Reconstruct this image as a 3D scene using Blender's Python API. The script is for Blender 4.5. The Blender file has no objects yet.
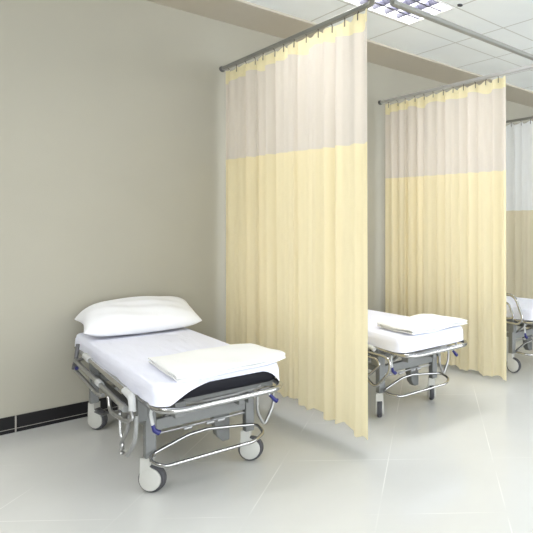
import bpy, bmesh, math, random
from mathutils import Vector, Matrix
random.seed(7)
S = bpy.context.scene
COL = S.collection
R = math.radians

# ------------------------------------------------------------------ materials
def new_mat(name):
    m = bpy.data.materials.new(name); m.use_nodes = True
    nt = m.node_tree
    return m, nt, nt.nodes['Principled BSDF'], nt.nodes['Material Output']

def coords(nt, scale=(1, 1, 1), rot=(0, 0, 0), loc=(0, 0, 0)):
    tc = nt.nodes.new('ShaderNodeTexCoord'); mp = nt.nodes.new('ShaderNodeMapping')
    mp.inputs['Scale'].default_value = scale; mp.inputs['Rotation'].default_value = rot
    mp.inputs['Location'].default_value = loc
    nt.links.new(tc.outputs['Object'], mp.inputs['Vector'])
    return mp.outputs['Vector']

def noise_bump(nt, b, vec, scale, strength, dist=0.01, detail=4):
    n = nt.nodes.new('ShaderNodeTexNoise'); n.inputs['Scale'].default_value = scale
    n.inputs['Detail'].default_value = detail
    nt.links.new(vec, n.inputs['Vector'])
    bp = nt.nodes.new('ShaderNodeBump'); bp.inputs['Strength'].default_value = strength
    bp.inputs['Distance'].default_value = dist
    nt.links.new(n.outputs['Fac'], bp.inputs['Height']); nt.links.new(bp.outputs['Normal'], b.inputs['Normal'])
    return n

def mottled(nt, b, vec, scale, c1, c2, detail=3):
    n = nt.nodes.new('ShaderNodeTexNoise'); n.inputs['Scale'].default_value = scale
    n.inputs['Detail'].default_value = detail
    nt.links.new(vec, n.inputs['Vector'])
    r = nt.nodes.new('ShaderNodeValToRGB')
    r.color_ramp.elements[0].position = .3; r.color_ramp.elements[1].position = .7
    r.color_ramp.elements[0].color = (*c1, 1); r.color_ramp.elements[1].color = (*c2, 1)
    nt.links.new(n.outputs['Fac'], r.inputs['Fac'])
    nt.links.new(r.outputs['Color'], b.inputs['Base Color'])
    return r

def simple(name, col, rough=.5, metal=0, var=.06, scale=9, bump=0, bscale=200, spec=.5):
    m, nt, b, o = new_mat(name)
    v = coords(nt)
    mottled(nt, b, v, scale, tuple(c*(1-var) for c in col), tuple(min(1, c*(1+var)) for c in col))
    b.inputs['Roughness'].default_value = rough; b.inputs['Metallic'].default_value = metal
    b.inputs['Specular IOR Level'].default_value = spec
    if bump: noise_bump(nt, b, v, bscale, bump)
    return m

def math_node(nt, op, a, b=None, c=None):
    n = nt.nodes.new('ShaderNodeMath'); n.operation = op
    for i, x in enumerate((a, b, c)):
        if x is None: continue
        if isinstance(x, (int, float)): n.inputs[i].default_value = x
        else: nt.links.new(x, n.inputs[i])
    return n.outputs[0]

def line_mask(nt, coord, period, offset, width):
    """1 on a line repeated every `period` at `offset`."""
    a = math_node(nt, 'SUBTRACT', coord, offset - period/2)
    m = math_node(nt, 'FLOORED_MODULO', a, period)
    d = math_node(nt, 'ABSOLUTE', math_node(nt, 'SUBTRACT', m, period/2))
    return math_node(nt, 'LESS_THAN', d, width/2)

M = {}
M['wall'] = simple('wall_paint', (.375, .358, .298), .62, var=.02, scale=1.5, bump=.05, bscale=120, spec=.3)
M['soffit'] = simple('soffit_paint', (.50, .458, .385), .7, var=.02, scale=2, spec=.2)

# polished floor tiles laid on the diagonal
m, nt, b, o = new_mat('floor_tile')
v = coords(nt)
vr = coords(nt, rot=(0, 0, R(-45)))           # x' = (x+y)/s2 , y' = (y-x)/s2
sep = nt.nodes.new('ShaderNodeSeparateXYZ'); nt.links.new(vr, sep.inputs[0])
l1 = line_mask(nt, sep.outputs['Y'], .625, .255, .006)
l2 = line_mask(nt, sep.outputs['X'], .625, 2.665, .004)
ln = math_node(nt, 'MAXIMUM', l1, l2)
# joints are only faintly visible, broken up along their run
ns = nt.nodes.new('ShaderNodeTexNoise'); ns.inputs['Scale'].default_value = 1.7; nt.links.new(v, ns.inputs['Vector'])
ms = nt.nodes.new('ShaderNodeMapRange'); ms.inputs[1].default_value = .42; ms.inputs[2].default_value = .62
ms.inputs[3].default_value = .0; ms.inputs[4].default_value = .5
nt.links.new(ns.outputs['Fac'], ms.inputs[0])
fac = math_node(nt, 'MULTIPLY', ln, ms.outputs[0])
r = mottled(nt, b, v, 1.3, (.56, .565, .55), (.61, .615, .60), 5)
mx = nt.nodes.new('ShaderNodeMix'); mx.data_type = 'RGBA'
nt.links.new(fac, mx.inputs['Factor']); nt.links.new(r.outputs['Color'], mx.inputs['A']); mx.inputs['B'].default_value = (.86, .86, .83, 1)
nt.links.new(mx.outputs['Result'], b.inputs['Base Color'])
b.inputs['Roughness'].default_value = .15; b.inputs['Specular IOR Level'].default_value = .5
M['floor'] = m

# ceiling boards with thin dark-grey joints
m, nt, b, o = new_mat('ceiling_board')
v = coords(nt)
sep = nt.nodes.new('ShaderNodeSeparateXYZ'); nt.links.new(v, sep.inputs[0])
ln = math_node(nt, 'MAXIMUM', line_mask(nt, sep.outputs['X'], .64, 3.325, .014), line_mask(nt, sep.outputs['Y'], .59, 3.035, .014))
r = mottled(nt, b, v, 2.2, (.80, .83, .84), (.84, .87, .88), 4)
mx = nt.nodes.new('ShaderNodeMix'); mx.data_type = 'RGBA'
nt.links.new(ln, mx.inputs['Factor']); nt.links.new(r.outputs['Color'], mx.inputs['A']); mx.inputs['B'].default_value = (.56, .56, .54, 1)
nt.links.new(mx.outputs['Result'], b.inputs['Base Color'])
b.inputs['Roughness'].default_value = .85
noise_bump(nt, b, v, 160, .1, .004)
M['ceiling'] = m

# black glazed skirting tiles with pale joints
m, nt, b, o = new_mat('black_skirting_tile')
v = coords(nt)
sep = nt.nodes.new('ShaderNodeSeparateXYZ'); nt.links.new(v, sep.inputs[0])
ln = math_node(nt, 'MAXIMUM', line_mask(nt, sep.outputs['X'], .62, .705, .009), line_mask(nt, sep.outputs['Z'], 10, .027, .004))
mx = nt.nodes.new('ShaderNodeMix'); mx.data_type = 'RGBA'
nt.links.new(ln, mx.inputs['Factor']); mx.inputs['A'].default_value = (.006, .005, .006, 1); mx.inputs['B'].default_value = (.30, .29, .26, 1)
nt.links.new(mx.outputs['Result'], b.inputs['Base Color'])
b.inputs['Roughness'].default_value = .35; b.inputs['Specular IOR Level'].default_value = .2
M['skirting'] = m

M['chrome'] = simple('polished_steel_tube', (.46, .46, .46), .14, 1, var=.05, scale=30)
M['steel'] = simple('brushed_steel', (.36, .36, .36), .33, .9, var=.08, scale=20)
M['grey_frame'] = simple('grey_enamel_frame', (.185, .19, .187), .4, .25, var=.05, scale=6)
M['pale_frame'] = simple('pale_grey_enamel', (.30, .305, .30), .35, .2, var=.05, scale=6)
M['dark_frame'] = simple('dark_grey_frame', (.12, .12, .125), .45, .2, var=.08)
M['grip'] = simple('light_grey_plastic', (.5, .51, .51), .45, var=.04)
M['cover'] = simple('white_grey_caster_plastic', (.52, .52, .49), .42, var=.04)
M['tyre'] = simple('dark_grey_rubber', (.055, .055, .062), .6, var=.2, scale=40)
M['blue'] = simple('blue_plastic', (.010, .012, .13), .35, var=.1)
M['black_vinyl'] = simple('black_vinyl', (.008, .008, .012), .6, var=.15, bump=.1, bscale=300, spec=.2)
M['rail'] = simple('anodised_rail', (.27, .27, .25), .4, .3, var=.04)
M['rail_white'] = simple('satin_rail', (.55, .55, .56), .3, .55, var=.03)
M['hook'] = simple('dark_hook_metal', (.10, .09, .08), .45, .4)
M['fixture'] = simple('white_enamel_fixture', (.85, .85, .86), .35, var=.02)
M['louvre'] = simple('louvre_metal', (.075, .075, .105), .3, 0, var=.04)

def linen(name, col, stretch=(1, 1, 1), bscale=7, bs=.35):
    m, nt, b, o = new_mat(name)
    v = coords(nt, scale=stretch)
    mottled(nt, b, v, 5, tuple(c*.975 for c in col), col)
    b.inputs['Roughness'].default_value = .85
    b.inputs['Sheen Weight'].default_value = .15
    noise_bump(nt, b, v, bscale, bs, .02, 3)
    return m
M['sheet'] = linen('white_sheet_cotton', (.765, .78, .90), (3.2, .7, 2), 6, .45)
M['pillow'] = linen('white_pillow_cotton', (.80, .805, .84), (1, 1, 1), 7, .3)
M['blanket'] = linen('white_blanket_cotton', (.81, .815, .82), (1, 1, 1), 5, .2)

def cloth(name, col, transl, alpha_gap=0, weave=700, tcol=None):
    m, nt, b, o = new_mat(name)
    v = coords(nt, scale=(1, 1, .06))
    mottled(nt, b, v, 30, tuple(c*.95 for c in col), col)
    b.inputs['Roughness'].default_value = .9
    b.inputs['Specular IOR Level'].default_value = .15
    noise_bump(nt, b, v, 120, .04, .003, 2)
    t = nt.nodes.new('ShaderNodeBsdfTranslucent'); t.inputs['Color'].default_value = (*(tcol or col), 1)
    mix = nt.nodes.new('ShaderNodeMixShader'); mix.inputs[0].default_value = transl
    nt.links.new(b.outputs[0], mix.inputs[1]); nt.links.new(t.outputs[0], mix.inputs[2])
    last = mix
    if alpha_gap:
        tr = nt.nodes.new('ShaderNodeBsdfTransparent')
        m2 = nt.nodes.new('ShaderNodeMixShader'); m2.inputs[0].default_value = alpha_gap
        nt.links.new(mix.outputs[0], m2.inputs[1]); nt.links.new(tr.outputs[0], m2.inputs[2]); last = m2
    nt.links.new(last.outputs[0], o.inputs['Surface'])
    return m
M['curtain'] = cloth('pale_yellow_curtain_cloth', (.94, .853, .625), .45, tcol=(.96, .85, .54))
M['curtain_band'] = cloth('yellow_heading_tape', (.93, .855, .62), .45, tcol=(.95, .86, .54))
M['mesh'] = cloth('cream_curtain_netting', (.85, .785, .71), .42, .06)
M['white_mesh'] = cloth('white_curtain_netting', (.90, .92, .94), .45, .06)
M['tan_curtain'] = cloth('tan_curtain_cloth', (.78, .72, .56), .38)

# ------------------------------------------------------------------ helpers
def tag(o, label=None, cat=None, group=None, kind=None):
    if label: o['label'] = label
    if cat: o['category'] = cat
    if group: o['group'] = group
    if kind: o['kind'] = kind
    return o

def empty(name, loc, rz=0, parent=None):
    o = bpy.data.objects.new(name, None); COL.objects.link(o)
    o.location = loc; o.rotation_euler = (0, 0, rz); o.empty_display_size = .1
    if parent: o.parent = parent
    return o

def link(name, bm, mat, parent=None, smooth=True, bevel=0, sub=0, solid=0, angle=40):
    bmesh.ops.recalc_face_normals(bm, faces=bm.faces)
    me = bpy.data.meshes.new(name); bm.to_mesh(me); bm.free()
    me.materials.append(mat)
    if smooth:
        for p in me.polygons: p.use_smooth = True
        try: me.set_sharp_from_angle(angle=R(angle))
        except Exception: pass
    o = bpy.data.objects.new(name, me); COL.objects.link(o)
    if parent: o.parent = parent
    if solid:
        s = o.modifiers.new('s', 'SOLIDIFY'); s.thickness = solid; s.offset = 0
    if bevel:
        b_ = o.modifiers.new('b', 'BEVEL'); b_.width = bevel; b_.segments = 3; b_.limit_method = 'ANGLE'
    if sub:
        s = o.modifiers.new('sub', 'SUBSURF'); s.levels = sub; s.render_levels = sub
    return o

def box(bm, x0, x1, y0, y1, z0, z1, mtx=None):
    vs = [Vector((x, y, z)) for z in (z0, z1) for y in (y0, y1) for x in (x0, x1)]
    if mtx: vs = [mtx @ p for p in vs]
    v = [bm.verts.new(p) for p in vs]
    for f in ((0, 1, 3, 2), (4, 6, 7, 5), (0, 4, 5, 1), (2, 3, 7, 6), (0, 2, 6, 4), (1, 5, 7, 3)):
        bm.faces.new([v[i] for i in f])

def fillet(pts, rad, n=6, closed=False):
    P = [Vector(p) for p in pts]; out = []
    N = len(P)
    for i in range(N):
        if not closed and i in (0, N-1): out.append(P[i]); continue
        a, b_, c = P[i-1], P[i], P[(i+1) % N]
        d1, d2 = (a-b_), (c-b_)
        r_ = min(rad, d1.length*.45, d2.length*.45)
        p1, p2 = b_+d1.normalized()*r_, b_+d2.normalized()*r_
        for k in range(n+1):
            t = k/n
            out.append(p1*(1-t)**2 + b_*2*t*(1-t) + p2*t*t)
    return out

def tube(bm, pts, r, n=10, closed=False, rad=0, radii=None):
    P = fillet(pts, rad, 6, closed) if rad else [Vector(p) for p in pts]
    N = len(P); rings = []
    prev = None
    for i in range(N):
        if closed: t = (P[(i+1) % N]-P[i-1]).normalized()
        else: t = (P[min(i+1, N-1)]-P[max(i-1, 0)]).normalized()
        if prev is None:
            ref = Vector((0, 0, 1)) if abs(t.z) < .9 else Vector((1, 0, 0))
            u = t.cross(ref).normalized()
        else:
            u = (prev - t*prev.dot(t))
            u = u.normalized() if u.length > 1e-6 else t.orthogonal().normalized()
        prev = u; w = t.cross(u)
        rr = radii[i] if radii and not rad else r
        rings.append([bm.verts.new(P[i]+(u*math.cos(2*math.pi*k/n)+w*math.sin(2*math.pi*k/n))*rr) for k in range(n)])
    for i in range(N if closed else N-1):
        A, B = rings[i], rings[(i+1) % N]
        for k in range(n): bm.faces.new((A[k], A[(k+1) % n], B[(k+1) % n], B[k]))
    if not closed:
        bm.faces.new(rings[0][::-1]); bm.faces.new(rings[-1])

def lathe(bm, prof, mtx, n=28):
    """prof: (radius, along) pairs, spun round local Z, closed at both ends."""
    rings = [[bm.verts.new(mtx @ Vector((r_*math.cos(2*math.pi*k/n), r_*math.sin(2*math.pi*k/n), h))) for k in range(n)] for r_, h in prof]
    for A, B in zip(rings, rings[1:]):
        for k in range(n): bm.faces.new((A[k], A[(k+1) % n], B[(k+1) % n], B[k]))
    bm.faces.new(rings[0][::-1]); bm.faces.new(rings[-1])

def BM(): return bmesh.new()

# ------------------------------------------------------------------ the room
WY, CZ = 4.7, 3.2
bm = BM(); box(bm, -4.2, 12.5, -3.6, WY+.15, -.12, 0); tag(link('floor', bm, M['floor'], smooth=False), kind='structure')
bm = BM(); box(bm, -4.2, 12.5, WY, WY+.15, 0, CZ+.1); tag(link('wall_back', bm, M['wall'], smooth=False), kind='structure')
FIX = [(2.70, 3.32), (-1.1, 3.32), (6.54, 3.32), (-1.1, .38), (2.70, .38), (6.54, .38)]
FW, FD = 1.25, .56
bm = BM()
xs = [-4.2]+sorted(v for X in (-1.1, 2.70, 6.54) for v in (X-FW/2, X+FW/2))+[12.5]
ys = [-3.6, .38-FD/2, .38+FD/2, 3.32-FD/2, 3.32+FD/2, WY]
for i in range(len(xs)-1):
    for j in range(len(ys)-1):
        if i % 2 == 1 and j % 2 == 1: continue      # opening for a recessed light
        box(bm, xs[i], xs[i+1], ys[j], ys[j+1], CZ, CZ+.1)
bmesh.ops.remove_doubles(bm, verts=bm.verts, dist=1e-5)
tag(link('ceiling', bm, M['ceiling'], smooth=False), kind='structure')
bm = BM(); box(bm, -4.2, 12.5, 4.18, WY, CZ-.02, CZ); tag(link('trim_1', bm, M['soffit'], smooth=False), kind='structure')
bm = BM(); box(bm, -4.2, 12.5, WY-.012, WY, 0, .112); tag(link('baseboard_back', bm, M['skirting'], smooth=False, bevel=.002), kind='structure')
bm = BM(); box(bm, -4.35, -4.2, -3.6, WY+.15, 0, CZ+.1); tag(link('wall_left', bm, M['wall'], smooth=False), kind='structure')
bm = BM(); box(bm, 12.5, 12.65, -3.6, WY+.15, 0, CZ+.1); tag(link('wall_right', bm, M['wall'], smooth=False), kind='structure')

# ------------------------------------------------------------------ ceiling lights
def fixture(x, y, label):
    W, D = FW, FD
    t = empty('ceiling_light', (x, y, CZ-.006))
    tag(t, label, 'light', 'recessed louvred lights in the ceiling grid')
    bm = BM()
    for (a, b_, c, d) in ((-W/2, W/2, -D/2, -D/2+.02), (-W/2, W/2, D/2-.02, D/2), (-W/2, -W/2+.02, -D/2+.02, D/2-.02), (W/2-.02, W/2, -D/2+.02, D/2-.02)):
        box(bm, a+.001, b_-.001, c+.001, d-.001, .0, .088)
    link('frame', bm, M['fixture'], t, smooth=False)
    bm = BM(); box(bm, -W/2+.02, W/2-.02, -D/2+.02, D/2-.02, .078, .086); link('reflector', bm, M['fixture'], t, smooth=False)
    bm = BM()
    nx, ny = 9, 4
    iw, id_ = W-.04, D-.04
    for i in range(1, nx):
        X = -iw/2+iw*i/nx
        vs = [bm.verts.new(p) for p in ((X-.002, -id_/2, .008), (X+.002, -id_/2, .008), (X+.022, -id_/2, .05), (X-.022, -id_/2, .05),
                                        (X-.002, id_/2, .008), (X+.002, id_/2, .008), (X+.022, id_/2, .05), (X-.022, id_/2, .05))]
        for f in ((0, 1, 2, 3), (7, 6, 5, 4), (0, 4, 5, 1), (1, 5, 6, 2), (2, 6, 7, 3), (3, 7, 4, 0)): bm.faces.new([vs[k] for k in f])
    for j in range(1, ny):
        Y = -id_/2+id_*j/ny
        box(bm, -iw/2, iw/2, Y-.011, Y+.011, .006, .05)
    link('louvre', bm, M['louvre'], t, smooth=False)
    L = bpy.data.lights.new('troffer_light', 'AREA'); L.shape = 'RECTANGLE'; L.size = W-.05; L.size_y = D-.05
    L.energy = 52 if x < 0 else 30; L.color = (1, .985, .95)
    lo = bpy.data.objects.new('troffer_light', L); COL.objects.link(lo)
    lo.location = (x, y, CZ+.068)
    return t
fixture(2.70, 3.32, 'recessed louvred ceiling light above the nearest bay, crossed by the front rail')
fixture(-1.1, 3.32, 'recessed louvred ceiling light at the far left, out over the empty wall')
fixture(6.54, 3.32, 'recessed louvred ceiling light at the far right, beyond the third bay')
for X, w in ((-1.1, 'left'), (2.70, 'middle'), (6.54, 'right')):
    fixture(X, .38, 'recessed louvred ceiling light over the open ward floor, %s one of its row' % w)

bm = BM(); lathe(bm, [(.016, 0), (.022, .004), (.022, .012)], Matrix.Translation((3.31, 2.975, CZ-.012)), 16)
tag(link('ceiling_sensor', bm, M['tyre']), 'tiny dark round fitting on the ceiling beside the louvred light', 'sensor')

# ------------------------------------------------------------------ curtain rails
RZ = 2.765; FY = 2.535
def profile_bar(bm, p, q, w=.034, h=.03):
    """a straight rail of rounded rectangular section"""
    p, q = Vector(p), Vector(q); t = (q-p).normalized(); s = t.cross(Vector((0, 0, 1))).normalized(); u = Vector((0, 0, 1))
    sec = [(-.5, -.35), (-.35, -.5), (.35, -.5), (.5, -.35), (.5, .35), (.35, .5), (-.35, .5), (-.5, .35)]
    A = [bm.verts.new(p+s*a*w+u*b_*h) for a, b_ in sec]; B = [bm.verts.new(q+s*a*w+u*b_*h) for a, b_ in sec]
    for k in range(8): bm.faces.new((A[k], A[(k+1) % 8], B[(k+1) % 8], B[k]))
    bm.faces.new(A[::-1]); bm.faces.new(B)

def sweep_bar(bm, pts, w=.034, h=.03):
    sec = [(-.5, -.35), (-.35, -.5), (.35, -.5), (.5, -.35), (.5, .35), (.35, .5), (-.35, .5), (-.5, .35)]
    P = [Vector(p) for p in pts]; rings = []
    for i in range(len(P)):
        t = (P[min(i+1, len(P)-1)]-P[max(i-1, 0)]).normalized(); s = t.cross(Vector((0, 0, 1))).normalized()
        rings.append([bm.verts.new(P[i]+s*a*w+Vector((0, 0, b_*h))) for a, b_ in sec])
    for A, B in zip(rings, rings[1:]):
        for k in range(8): bm.faces.new((A[k], A[(k+1) % 8], B[(k+1) % 8], B[k]))
    bm.faces.new(rings[0][::-1]); bm.faces.new(rings[-1])

def end_cap(parent, y=WY, r=.026):
    bm = BM(); lathe(bm, [(r, 0), (r, .012), (r*.75, .03)], Matrix.Rotation(R(90), 4, 'X'), 20)
    o = link('wall_bracket', bm, M['dark_frame'], parent); o.location = (0, y, RZ)
    return o
def droppers(parent, pts):
    for p in pts:
        bm = BM(); tube(bm, [(p[0], p[1], RZ+.012), (p[0], p[1], CZ-.004)], .006)
        lathe(bm, [(.022, 0), (.022, .01)], Matrix.Translation((p[0], p[1], CZ-.01)), 16)
        link('ceiling_rod', bm, M['rail'], parent)

# rail of the nearest curtain, bending left at its outer end
t = empty('curtain_rail', (2.13, 0, 0))
tag(t, 'grey curtain rail carrying the nearest yellow curtain, curved at its outer end', 'curtain rail')
bm = BM()
arc = [(0, WY-.01, RZ), (0, FY+.16, RZ)]
for k in range(1, 10):
    a = R(90*k/9); arc.append((-.16+.16*math.cos(a), FY+.16-.16*math.sin(a), RZ))
arc.append((-3.4, FY, RZ))
sweep_bar(bm, arc)
link('rail', bm, M['rail'], t); end_cap(t); droppers(t, [(-1.5, FY), (-3.2, FY)])
# second one
t = empty('curtain_rail', (3.90, 0, 0))
tag(t, 'pale satin curtain rail carrying the second yellow curtain', 'curtain rail')
bm = BM(); profile_bar(bm, (0, WY-.01, RZ), (0, FY+.018, RZ)); link('rail', bm, M['rail_white'], t); end_cap(t)
# third
t = empty('curtain_rail', (5.75, 0, 0))
tag(t, 'grey curtain rail carrying the white-topped curtain at the right edge', 'curtain rail')
bm = BM(); profile_bar(bm, (0, WY-.01, RZ), (0, FY+.018, RZ)); link('rail', bm, M['rail'], t); end_cap(t)
# front rail parallel to the wall
t = empty('curtain_rail', (0, 0, 0))
tag(t, 'long grey front rail running parallel to the wall, passing under the ceiling light', 'curtain rail')
bm = BM(); profile_bar(bm, (2.20, FY, RZ), (8.2, FY, RZ), .042, .032); link('rail', bm, M['rail'], t)
droppers(t, [(7.7, FY)])

# ------------------------------------------------------------------ curtains
def curtain(x0, ya, yb, hem_a, hem_b, split_a, split_b, seed, mats, label, nh=13, top=2.738, creases=(), amp=.019):
    """ya at the wall end, yb at the outer end (yb<ya)."""
    rnd = random.Random(seed)
    t = empty('privacy_curtain', (x0, (ya+yb)/2, 0)); tag(t, label, 'curtain')
    oy = (ya+yb)/2; L = ya-yb
    # fold profile: sums of waves whose crests wander
    W = [(rnd.uniform(.8, 1.2), rnd.uniform(0, 6.28), k) for k in (nh*.5, nh-.2, nh*1.37, nh*2.3)]
    wob = [(rnd.uniform(.5, 1), rnd.uniform(0, 6.28)) for _ in range(3)]
    def fx(s, z):
        h = (top-z)/top
        s2 = s+.006*math.sin(9*s+wob[0][1])*h
        a = math.sin(2*math.pi*s2*W[0][2]+W[0][1])*.55*(.35+.9*h)
        b_ = math.sin(2*math.pi*s2*W[1][2])*(.95-.55*h)*W[1][0]
        c = math.sin(2*math.pi*s2*W[2][2]+W[2][1])*.35
        d = math.sin(2*math.pi*s2*W[3][2]+W[3][1])*.16
        v = (a+b_+c+d)*amp
        for (sc, wd, dp) in creases:
            v += dp*math.exp(-((s-sc-.004*h)/wd)**2)*(.4+.6*min(1, h*3))
        return v
    NS = 420
    hooks = [(i+.25)/nh for i in range(nh)]     # sin crest
    def scal(s):                                # cloth sags between hooks
        f = (s*nh-.25) % 1.0
        return -.034*math.sin(math.pi*f)**1.2 if 0 < s*nh-.25 < nh-1 else -.012*min(1, abs((f if f < .5 else 1-f))*2)
    def hem(s): return hem_a+(hem_b-hem_a)*s + .011*math.sin(2*math.pi*s*W[0][2]+W[0][1]+.6)+.006*math.sin(2*math.pi*s*W[2][2])
    def split(s): return split_a+(split_b-split_a)*s+.002*math.sin(s*70)
    def piece(name, zt, zb, n, mat, off=0, thick=.0016):
        bm = BM(); rows = []
        for j in range(n+1):
            row = []
            for i in range(NS+1):
                s = i/NS; a, b_ = zt(s), zb(s); z = a+(b_-a)*j/n
                row.append(bm.verts.new((fx(s, z)+off, ya-oy-L*s, z)))
            rows.append(row)
        for j in range(n):
            for i in range(NS): bm.faces.new((rows[j][i], rows[j+1][i], rows[j+1][i+1], rows[j][i+1]))
        return link(name, bm, mat, t, angle=180)
    piece('heading_band', lambda s: top+scal(s), lambda s: top-.105-.012*math.sin(s*23)-.013*math.sin(s*2*math.pi*(nh/2)+1), 4, mats[0])
    piece('netting', lambda s: top-.105-.012*math.sin(s*23)-.013*math.sin(s*2*math.pi*(nh/2)+1), split, 12, mats[1])
    piece('cloth', split, hem, 30, mats[2])
    for s in hooks:
        x = fx(s, top)
        bm = BM()
        y = ya-oy-L*s
        tube(bm, [(0, y, RZ-.012), (x*.5, y-.002, RZ-.02), (x-.004, y+.001, top-.004), (x-.006, y, top-.045)], .0035, 6)
        link('hook', bm, M['hook'], t)
    return t

Y3 = (M['curtain_band'], M['mesh'], M['curtain'])
curtain(2.125, 4.62, 2.655, .215, .085, 1.97, 1.915, 3, Y3, 'nearest pale yellow privacy curtain, largest, hanging beside the first bed',
        creases=((.193, .0065, .055), (.29, .0065, .06), (.42, .010, .02), (.56, .012, -.03), (.80, .014, .03)))
curtain(3.90, 4.60, 2.945, .06, .03, 1.92, 1.895, 11, Y3, 'second pale yellow privacy curtain, behind the foot of the second bed',
        nh=12, creases=((.20, .008, .055), (.29, .008, .06), (.6, .014, -.03)))
curtain(5.75, 4.62, 2.80, .12, .08, 1.60, 1.60, 5, (M['white_mesh'], M['white_mesh'], M['tan_curtain']),
        'white-netted curtain with tan lower cloth at the right edge, behind the third bed', nh=12)

# ------------------------------------------------------------------ stretchers
def caster(parent, px, py, roll, pedal=False):
    """px,py: stem position; roll: direction (radians) in which the wheel trails."""
    c, s = math.cos(roll), math.sin(roll)
    base = Matrix.Translation((px, py, 0)) @ Matrix.Rotation(roll, 4, 'Z')   # local x = trailing direction, y = axle
    ax = base @ Matrix.Translation((.022, 0, .072)) @ Matrix.Rotation(R(90), 4, 'X')
    bm = BM()
    # housing: neck and two cheek plates
    box(bm, -.03, .018, -.025, .025, .128, .186, base)
    for sgn in (-1, 1):
        prof = []
        for k in range(15):
            a = R(180+ 240*k/14)
            prof.append((.022+.0555*math.cos(a), .072+.0585*math.sin(a)))
        prof += [(.018, .14), (.018, .186), (-.030, .186)]
        f, g = [], []
        y0, y1 = sgn*.021, sgn*.026
        for (x, z) in prof:
            f.append(bm.verts.new(base @ Vector((x, y0, z)))); g.append(bm.verts.new(base @ Vector((x, y1, z))))
        n = len(prof)
        bm.faces.new(f); bm.faces.new(g[::-1])
        for k in range(n): bm.faces.new((f[k], f[(k+1) % n], g[(k+1) % n], g[k]))
    ca = link('caster', bm, M['cover'], parent, angle=30)
    bm = BM()
    lathe(bm, [(.03, -.015), (.058, -.018), (.068, -.016), (.072, -.009), (.072, .009), (.068, .016), (.058, .018), (.03, .015)], ax, 36)
    link('tyre', bm, M['tyre'], ca)
    for sgn in (-1, 1):
        bm = BM()
        pr = [(.057, sgn*.0185), (.0575, sgn*.026), (.05, sgn*.029), (.012, sgn*.0305)]
        lathe(bm, pr, ax, 32); link('wheel_cover', bm, M['cover'], ca)
    if pedal:
        bm = BM()
        m2 = base @ Matrix.Translation((.05, 0, .115)) @ Matrix.Rotation(R(18), 4, 'Y')
        box(bm, -.03, .045, -.03, .03, 0, .012, m2); box(bm, -.045, -.02, -.022, .022, -.02, .02, m2)
        box(bm, .0, .03, -.02, .02, -.045, 0, m2)
        link('brake_pedal', bm, M['dark_frame'], ca, bevel=.004)
    return ca

def loop(y0, y1, w, r, z, n=8):
    """rounded rectangle, counter clockwise"""
    pts = []
    for cx, cy, a0 in ((w-r, y0+r, -90), (w-r, y1-r, 0), (-w+r, y1-r, 90), (-w+r, y0+r, 180)):
        for k in range(n+1):
            a = R(a0+90*k/n); pts.append((cx+r*math.cos(a), cy+r*math.sin(a), z))
    return pts

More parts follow.
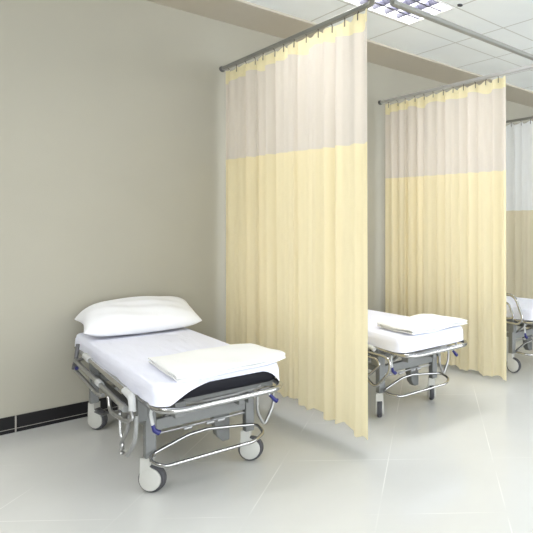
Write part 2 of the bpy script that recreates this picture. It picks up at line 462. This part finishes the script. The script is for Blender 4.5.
def stretcher(loc, rz, label, rolls, guards=('down', 'down')):
    t = empty('hospital_stretcher', loc, rz); tag(t, label, 'stretcher', 'wheeled stretchers standing in the curtained bays')
    LB = 1.80
    G, PG, CH, DK = M['grey_frame'], M['pale_frame'], M['chrome'], M['dark_frame']
    # bumper tube round the deck
    bm = BM()
    foot = [(-.328, .24, .520), (-.308, -.088, .503), (.328, -.088, .505), (.328, .24, .520)]
    tube(bm, foot, .0155, 14, rad=.13)
    link('foot_rail', bm, CH, t)
    z = .535
    bm = BM(); tube(bm, [(-.33, LB-.25, z), (-.33, LB, z), (.33, LB, z), (.33, LB-.25, z)], .0145, 12, rad=.09); link('head_rail', bm, CH, t)
    for sx in (-1, 1):
        bm = BM(); tube(bm, [(sx*.328, .23, .522), (sx*.33, LB-.24, z)], .0135, 12); link('side_rail', bm, PG, t)
    # deck
    bm = BM()
    for sx in (-1, 1): box(bm, min(sx*.31, sx*.27), max(sx*.31, sx*.27), .05, LB-.06, .490, .532)
    for y in (.05, .30, .62, .95, 1.28, LB-.10): box(bm, -.27, .27, y, y+.04, .495, .525)
    link('deck_frame', bm, G, t, smooth=False)
    bm = BM(); box(bm, -.29, .29, .06, LB-.08, .526, .533); link('deck_panel', bm, DK, t, smooth=False)
    for y in (0.03, .45, .9, 1.35, LB-.1):
        for sx in (-1, 1):
            a, b_ = sorted((sx*.33, sx*.30)); bm = BM(); box(bm, a, b_, y+.02, y+.06, .510, .522)
            link('rail_bracket', bm, G, t, smooth=False)
    # tangle of levers between deck and beam at the foot
    bm = BM()
    tube(bm, [(-.20, .04, .50), (-.05, .10, .47), (.12, .10, .47), (.24, .05, .50)], .009, 8, rad=.04)
    tube(bm, [(-.25, .16, .49), (.25, .16, .49)], .010, 8)
    tube(bm, [(.02, .16, .49), (.10, .28, .37)], .011, 8); tube(bm, [(-.12, .16, .49), (-.2, .28, .37)], .011, 8)
    link('linkage', bm, M['steel'], t)
    # base frame: legs, beams
    for sx in (-1, 1):
        for y in (.275, 1.515):
            bm = BM(); box(bm, sx*.268-.026, sx*.268+.026, y-.024, y+.024, .184, .515 if sx < 0 else .46)
            link('leg', bm, G, t, bevel=.004)
    for y in (.275, 1.515):
        bm = BM(); box(bm, -.242, .242, y-.02, y+.02, .318, .378); link('cross_beam', bm, G, t, bevel=.004)
    for sx in (-1, 1):
        bm = BM(); box(bm, sx*.268-.018, sx*.268+.018, .299, 1.491, .335, .375); link('side_beam', bm, G, t, bevel=.004)
    for y in (.62, 1.17):
        bm = BM()
        lathe(bm, [(.055, .36), (.055, .43), (.04, .432), (.04, .505)], Matrix.Translation((0, y, 0)), 24)
        box(bm, -.25, .25, y-.03, y+.03, .335, .36)
        link('lift_column', bm, PG, t)
    # gusset plates at the foot
    bm = BM(); box(bm, -.345, -.296, .20, .29, .40, .525); link('gusset', bm, G, t, bevel=.006)
    for q in ((-.225, -.17, .02, .09, .435, .515), (.16, .195, .16, .26, .38, .51), (.215, .242, .16, .26, .38, .51)):
        bm = BM(); box(bm, *q); link('bracket_plate', bm, G, t, bevel=.005)
    # pedal bar: a chrome loop at the foot, hinged on a cross rod
    bm = BM()
    tube(bm, [(.02, .25, .262), (-.08, .25, .257), (-.275, .235, .205), (-.298, .13, .205), (-.258, .06, .195), (.21, .065, .192), (.292, .12, .205), (.292, .21, .230), (.19, .25, .236), (.02, .25, .262)], .0095, 10, rad=.035)
    link('pedal_bar', bm, CH, t)
    bm = BM(); tube(bm, [(-.245, .275, .295), (.245, .275, .295)], .006, 8)
    for x in (.04, .10, -.08): tube(bm, [(x-.02, .262, .29), (x+.02, .262, .29)], .009, 8)
    link('pedal_shaft', bm, M['steel'], t)
    bm = BM()
    vs = [(.09, .325), (.192, .325), (.192, .125), (.150, .125), (.118, .165), (.10, .25)]
    f = [bm.verts.new((x, .36, zz)) for x, zz in vs]; g = [bm.verts.new((x, .42, zz)) for x, zz in vs]
    bm.faces.new(f); bm.faces.new(g[::-1])
    for k in range(len(vs)): bm.faces.new((f[k], f[(k+1) % len(vs)], g[(k+1) % len(vs)], g[k]))
    link('pedal_housing', bm, G, t, bevel=.004)
    # casters
    spots = ((-.272, .278), (.268, .290), (-.262, 1.515), (.268, 1.515))
    for k, ((x, y), rl) in enumerate(zip(spots, rolls)):
        caster(t, x, y, rl-rz, pedal=(k >= 2))
    # side guards
    for sx, mode in zip((-1, 1), guards):
        g = None
        if mode == 'down':
            X = lambda v: sx*v
            bm = BM()
            tube(bm, [(X(.372), 1.20, .568), (X(.378), .20, .548)], .0135, 12)
            g = link('side_guard', bm, CH, t)
            bm = BM(); tube(bm, [(X(.392), 1.42, .512), (X(.395), .75, .496), (X(.395), .23, .478)], .0125, 12)
            link('guard_tube', bm, M['steel'], g)
            bm = BM(); tube(bm, [(X(.392), 1.42, .45), (X(.398), .78, .428), (X(.398), .66, .45)], .010, 10, rad=.04); link('guard_tube', bm, M['steel'], g)
            bm = BM(); tube(bm, [(X(.392), .56, .462), (X(.398), .50, .40), (X(.400), .18, .425), (X(.385), .12, .45), (X(.385), .16, .49)], .0105, 10, rad=.05); link('guard_tube', bm, M['steel'], g)
            bm = BM(); tube(bm, [(X(.36), 1.52, .60), (X(.372), 1.50, .52), (X(.392), 1.44, .475)], .012, 10, rad=.03)
            tube(bm, [(X(.372), 1.22, .565), (X(.392), 1.44, .50), (X(.396), 1.46, .45)], .011, 10, rad=.03)
            link('guard_arm', bm, DK, g)
            bm = BM(); tube(bm, [(X(.372), 1.24, .570), (X(.373), 1.10, .565)], .0185, 12); link('grip', bm, M['grip'], g)
            bm = BM(); tube(bm, [(X(.394), .80, .498), (X(.394), .72, .495)], .0175, 12); link('grip', bm, M['grip'], g)
            bm = BM(); tube(bm, [(X(.377), .30, .550), (X(.379), .165, .545), (X(.379), .155, .475)], .0175, 14, rad=.05); link('grip', bm, M['grip'], g)
            bm = BM(); tube(bm, [(X(.397), .26, .480), (X(.397), .21, .478)], .016, 12); link('end_cap', bm, PG, g)
            bm = BM(); tube(bm, [(X(.398), 1.36, .478), (X(.40), 1.33, .476)], .011, 10); link('blue_button', bm, M['blue'], g)
        elif mode == 'hung':
            X = lambda v: sx*v
            bm = BM(); tube(bm, [(X(.372), 1.35, .50), (X(.372), .10, .495), (X(.372), .035, .47), (X(.372), .045, .39), (X(.372), .20, .255), (X(.372), .30, .30), (X(.372), .34, .49)], .0105, 12, rad=.06)
            g = link('side_guard', bm, CH, t)
            bm = BM(); tube(bm, [(X(.385), 1.30, .47), (X(.385), .17, .468), (X(.385), .13, .43), (X(.385), .27, .325), (X(.385), .42, .34), (X(.385), .46, .46)], .0095, 12, rad=.05); link('guard_tube', bm, CH, g)
            bm = BM(); tube(bm, [(X(.36), .95, .55), (X(.365), .26, .535), (X(.365), .22, .52)], .015, 12, rad=.03); link('grip', bm, M['grip'], g)
            for y in (.30, .95):
                bm = BM(); box(bm, *sorted((X(.40), X(.345))), y, y+.035, .45, .525); link('guard_bracket', bm, PG, g, bevel=.004)
        else:
            X = lambda v: sx*v
            bm = BM()
            tube(bm, [(X(.37), .36, .50), (X(.37), .12, .49), (X(.37), .075, .55), (X(.37), .17, .755), (X(.37), 1.35, .76), (X(.37), 1.5, .56)], .0125, 12, rad=.07)
            g = link('side_guard', bm, CH, t)
            bm = BM(); tube(bm, [(X(.37), .30, .53), (X(.37), .17, .54), (X(.37), .24, .68), (X(.37), 1.28, .69), (X(.37), 1.38, .56)], .010, 12, rad=.05)
            link('guard_tube', bm, CH, g)
            bm = BM()
            for y in (.33, .75, 1.15, 1.45):
                bm = BM(); box(bm, *sorted((X(.385), X(.335))), y, y+.03, .47, .58); link('guard_bracket', bm, PG, g, bevel=.004)
    # hanging release levers on the left, folded loop on the right
    if guards[0] == 'down':
        bm = BM(); tube(bm, [(-.37, .42, .45), (-.372, .41, .33), (-.372, .41, .29)], .008, 8); tube(bm, [(-.372, .39, .30), (-.37, .37, .24)], .006, 8)
        link('release_rod', bm, CH, t)
        bm = BM(); tube(bm, [(-.372, .25, .44), (-.372, .27, .35), (-.372, .38, .265), (-.370, .385, .22)], .011, 10, rad=.05)
        for q in (.245, .222, .20): lathe(bm, [(.008, -.007), (.014, 0), (.008, .007)], Matrix.Translation((-.37, .385, q)), 12)
        link('release_lever', bm, M['steel'], t)
        bm = BM(); tube(bm, [(-.368, .13, .46), (-.372, .13, .34), (-.372, .22, .26), (-.372, .28, .22)], .0105, 10, rad=.06)
        link('release_lever', bm, PG, t)
    if guards[1] == 'down':
        bm = BM(); tube(bm, [(.308, .24, .42), (.308, .24, .29), (.352, .24, .20), (.410, .24, .31), (.410, .24, .42)], .0095, 10, rad=.03, closed=True)
        link('guard_loop', bm, M['steel'], t)
    for sx, pts, kp in ((-1, [(-.305, .10, .50), (-.312, .10, .46), (-.302, .10, .40)], [(-.303, .10, .405), (-.295, .10, .375), (-.272, .10, .357)]),
                        (1, [(.308, .10, .46), (.315, .10, .42)], [(.315, .10, .425), (.350, .10, .385), (.362, .10, .378)])):
        bm = BM(); tube(bm, pts, .008, 8); lv = link('lever', bm, M['grip'], t)
        bm = BM()
        P = [Vector(p) for p in kp]
        tube(bm, P, .012, 12, radii=[.009, .011, .014]); link('blue_knob', bm, M['blue'], lv); lv.children[0]['label'] = 'dark blue rounded plastic knob'
    return t

def deck_slab(name, w, y0, y1, rf, rh, z0, z1, er, mat, crown=0.0):
    """rounded rectangular cushion with soft edges"""
    bm = BM(); n = 8
    def outline(ins, z):
        pts = []
        for cx, cy, a0, r_ in ((w-rf, y0+rf, -90, rf), (w-rh, y1-rh, 0, rh), (-w+rh, y1-rh, 90, rh), (-w+rf, y0+rf, 180, rf)):
            for k in range(n+1):
                a = R(a0+90*k/n); rr = max(.001, r_-ins); pts.append((cx+rr*math.cos(a), cy+rr*math.sin(a), z))
        return pts
    rings = []
    for ins, z in [(er, z0), (er*.3, z0+er*.3), (0, z0+er), (0, z1-er), (er*.3, z1-er*.3), (er, z1)]:
        rings.append([bm.verts.new(p) for p in outline(ins, z)])
    N = len(rings[0])
    for A, B in zip(rings, rings[1:]):
        for k in range(N): bm.faces.new((A[k], A[(k+1) % N], B[(k+1) % N], B[k]))
    bm.faces.new(rings[0][::-1]); bm.faces.new(rings[-1])
    return link(name, bm, mat, angle=50)

def sheet(loc, rz, label, arch, seed=0):
    """sheet drawn over the mattress; with arch, its foot edge curves up and bares the mattress"""
    rnd = random.Random(seed)
    w, y0, y1, rf, rh = .328, -.040, 1.80, .085, .05
    zt = .634
    n = 12
    per = []           # outline points (x, y, nx, ny)
    def seg(a, b_, m):
        for k in range(m): t_ = k/m; per.append(((a[0]+(b_[0]-a[0])*t_), (a[1]+(b_[1]-a[1])*t_), a[2], a[3]))
    def corner(cx, cy, a0, r_):
        for k in range(n):
            a = R(a0+90*k/n); per.append((cx+r_*math.cos(a), cy+r_*math.sin(a), math.cos(a), math.sin(a)))
    seg((-w+rf, y0, 0, -1), (w-rf, y0, 0, -1), 50); corner(w-rf, y0+rf, -90, rf)
    seg((w, y0+rf, 1, 0), (w, y1-rh, 1, 0), 70); corner(w-rh, y1-rh, 0, rh)
    seg((w-rh, y1, 0, 1), (-w+rh, y1, 0, 1), 30); corner(-w+rh, y1-rh, 90, rh)
    seg((-w, y1-rh, -1, 0), (-w, y0+rf, -1, 0), 70); corner(-w+rf, y0+rf, 180, rf)
    def hemz(x, y, i):
        h = .530 + .003*math.sin(y*9+seed)
        if y < y0+.09:
            if arch:
                if x < 0: k = max(0, 1-(abs(x+.0)/.262)**2.3) if x > -.262 else 0
                else: k = max(0, 1-(x/.30)**7) if x < .30 else 0
                h = .528 + k*.084
                if x < .0: h = .524 + (h-.528)*(.088/.084)
        return h
    er = .028
    bm = BM(); rings = []
    prof = [(er*1.15, 0), (er*.5, -.004), (er*.12, -.013), (0, -.028)]
    K = 9
    for j in range(len(prof)+K):
        ring = []
        for i, (x, y, nx, ny) in enumerate(per):
            if j < len(prof): ins, dz = prof[j]; z = zt+dz; out = -ins
            else:
                t_ = (j-len(prof)+1)/K; zs = zt-.028; zh = hemz(x, y, i); z = zs+(zh-zs)*t_
                out = t_*(.004+.0035*math.sin(i*.23+seed)+.0015*math.sin(i*.7))*(1 if abs(nx) > .5 else .4)
                out += .004
            ring.append(bm.verts.new((x+nx*out, y+ny*out, z)))
        rings.append(ring)
    N = len(per)
    for A, B in zip(rings, rings[1:]):
        for k in range(N): bm.faces.new((A[k], A[(k+1) % N], B[(k+1) % N], B[k]))
    bm.faces.new(rings[0])
    o = link('bed_sheet', bm, M['sheet'], angle=180)
    o.location = loc; o.rotation_euler = (0, 0, rz); tag(o, label, 'sheet')
    return o

def blanket(loc, rz, corners, z, label, th=.016, seed=1, layers=2, curl=.02):
    """a sheet of cloth folded flat in layers; corners FL, FR, BR, BL in stretcher coordinates"""
    rnd = random.Random(seed)
    FL, FR, BR, BL = [Vector((*c, 0)) for c in corners]
    nu, nv = 34, 26
    bm = BM()
    ph = [rnd.uniform(0, 6) for _ in range(4)]
    for l in range(layers):
        d = .003*l*(-1 if l % 2 else 1)
        def P(u, v):
            p = (FL*(1-u)+FR*u)*(1-v)+(BL*(1-u)+BR*u)*v
            p.x -= .02*u**4*abs(2*v-1)**4; p.y += .02*(1-2*v)*u**6
            zz = z+th*l*.95+.0035*math.sin(6*u+ph[0])*math.sin(5*v+ph[1])+.003*math.sin(11*u+7*v+ph[2])
            # back edge puffs, front edge hangs slightly over the foot
            zz += .012*math.exp(-((u-.78)/.14)**2)*v*(l+1)/layers
            over = max(0, -.03-p.y); zz -= over*over*1.4
            return Vector((p.x+d, p.y+d*.5+.006*math.sin(5*u+ph[3]), zz+.006))
        top, bot = [], []
        for j in range(nv+1):
            v = j/nv
            rt, rb = [], []
            for i in range(nu+1):
                u = i/nu; p = P(u, v)
                e = min(u*nu, (nu-u*nu), v*nv, (nv-v*nv))     # rounding of the folded edges
                k = 1 if e >= 2 else (.35, .80)[int(e)]
                rt.append(bm.verts.new(p+Vector((0, 0, th*.5+th*.5*k)))); rb.append(bm.verts.new(p+Vector((0, 0, th*.5-th*.5*k))))
            top.append(rt); bot.append(rb)
        for j in range(nv):
            for i in range(nu):
                bm.faces.new((top[j][i], top[j][i+1], top[j+1][i+1], top[j+1][i])); bm.faces.new((bot[j][i], bot[j+1][i], bot[j+1][i+1], bot[j][i+1]))
        for i in range(nu):
            bm.faces.new((top[0][i], bot[0][i], bot[0][i+1], top[0][i+1])); bm.faces.new((top[nv][i+1], bot[nv][i+1], bot[nv][i], top[nv][i]))
        for j in range(nv):
            bm.faces.new((top[j][0], top[j+1][0], bot[j+1][0], bot[j][0])); bm.faces.new((top[j][nu], bot[j][nu], bot[j+1][nu], top[j+1][nu]))
    o = link('folded_blanket', bm, M['blanket'], angle=75)
    o.location = loc; o.rotation_euler = (0, 0, rz); tag(o, label, 'blanket')
    return o

def pillow(loc, rz, c, size, tilt, yaw, label):
    w, d, h = size
    bm = BM(); nu, nv = 40, 28
    def surf(u, v, s):
        # u,v in -1..1 ; pinched corners, thin edges
        k = (1-abs(u)**3.2)*(1-abs(v)**2.6)
        x = u*w/2*(1-.07*(1-v*v)*abs(u)**3) ; y = v*d/2*(1-.22*abs(u)**5) - .03*(1 if v > 0 else 0)*v*abs(u)**4
        th = h/2*max(0, k)**.5*(1-.10*math.cos(2.6*u)*(v*.4)) 
        z = s*th
        if s < 0: z *= .55
        z += .006*math.sin(7*u+2*v)*k - .05*max(0, -u)**3*max(0, v)+.004*math.sin(13*v+5*u)*k
        return Vector((x, y, z))
    T = [[bm.verts.new(surf(-1+2*i/nu, -1+2*j/nv, 1)) for i in range(nu+1)] for j in range(nv+1)]
    B = [[T[j][i] if i in (0, nu) or j in (0, nv) else bm.verts.new(surf(-1+2*i/nu, -1+2*j/nv, -1)) for i in range(nu+1)] for j in range(nv+1)]
    for j in range(nv):
        for i in range(nu):
            bm.faces.new((T[j][i], T[j][i+1], T[j+1][i+1], T[j+1][i])); bm.faces.new((B[j][i], B[j+1][i], B[j+1][i+1], B[j][i+1]))
    o = link('pillow', bm, M['pillow'], angle=180, sub=1)
    m = Matrix.Translation(loc) @ Matrix.Rotation(rz, 4, 'Z') @ Matrix.Translation(c) @ Matrix.Rotation(yaw, 4, 'Z') @ Matrix.Rotation(tilt, 4, 'X')
    o.matrix_world = m
    tag(o, label, 'pillow')
    return o

# roll angles are world directions in which each wheel trails
B1, Z1 = (1.285, 2.84, 0), R(-2.5)
stretcher(B1, Z1, 'nearest wheeled hospital stretcher, with black-ended mattress and a pillow', (R(-50), R(-42), R(-60), R(20)))
o = deck_slab('mattress', .322, -.032, 1.79, .085, .05, .534, .626, .02, M['black_vinyl'])
o.location = B1; o.rotation_euler = (0, 0, Z1); tag(o, 'black vinyl mattress showing at the foot of the nearest stretcher', 'mattress')
sheet(B1, Z1, 'white sheet over the nearest mattress, curving up to bare its black foot end', True, 2)
blanket(B1, Z1, ((-.25, -.10), (.370, -.045), (.355, .40), (-.225, .44)), .634, 'folded white blanket across the foot of the nearest stretcher', th=.020, seed=4)
pillow(B1, Z1, (.028, 1.555, .738), (.77, .50, .22), R(15), R(-2), 'plump white pillow at the head of the nearest stretcher, against the wall')

B2, Z2 = (2.84, 2.82, 0), R(-1)
stretcher(B2, Z2, 'middle wheeled hospital stretcher, between the two yellow curtains', (R(50), R(50), R(10), R(100)), ('hung', 'down'))
sheet(B2, Z2, 'white sheet tucked right round the mattress on the middle stretcher', False, 5)
blanket(B2, Z2, ((-.255, -.055), (.36, -.05), (.375, .40), (-.22, .38)), .634, 'folded white blanket on the foot of the middle stretcher, by second curtain', th=.02, seed=9)

B3, Z3 = (4.50, 2.86, 0), R(0)
stretcher(B3, Z3, 'farthest wheeled stretcher at the right edge, with its chrome side guard raised', (R(-75), R(-40), R(30), R(60)), ('up', 'down'))
sheet(B3, Z3, 'white sheet on the farthest stretcher at the right edge', False, 8)

# ------------------------------------------------------------------ camera
cam = bpy.data.cameras.new('camera'); co = bpy.data.objects.new('camera', cam); COL.objects.link(co)
co.location = (0, 0, 1.4); co.rotation_euler = (R(90), 0, R(-47.0))
cam.sensor_width = 36; cam.lens = 547/533*36
cam.shift_x = -(450-266.5)/533; cam.shift_y = -(266.5-226)/533
cam.clip_start = .05
S.camera = co

# ------------------------------------------------------------------ daylight from the open ward side
w = bpy.data.worlds.new('world'); S.world = w; w.use_nodes = True
bg = w.node_tree.nodes['Background']; bg.inputs['Color'].default_value = (.93, .97, 1, 1); bg.inputs['Strength'].default_value = 2.6

S.view_settings.view_transform = 'Standard'; S.view_settings.look = 'None'
S.view_settings.gamma = 1; S.view_settings.exposure = .85; S.view_settings.use_curve_mapping = False
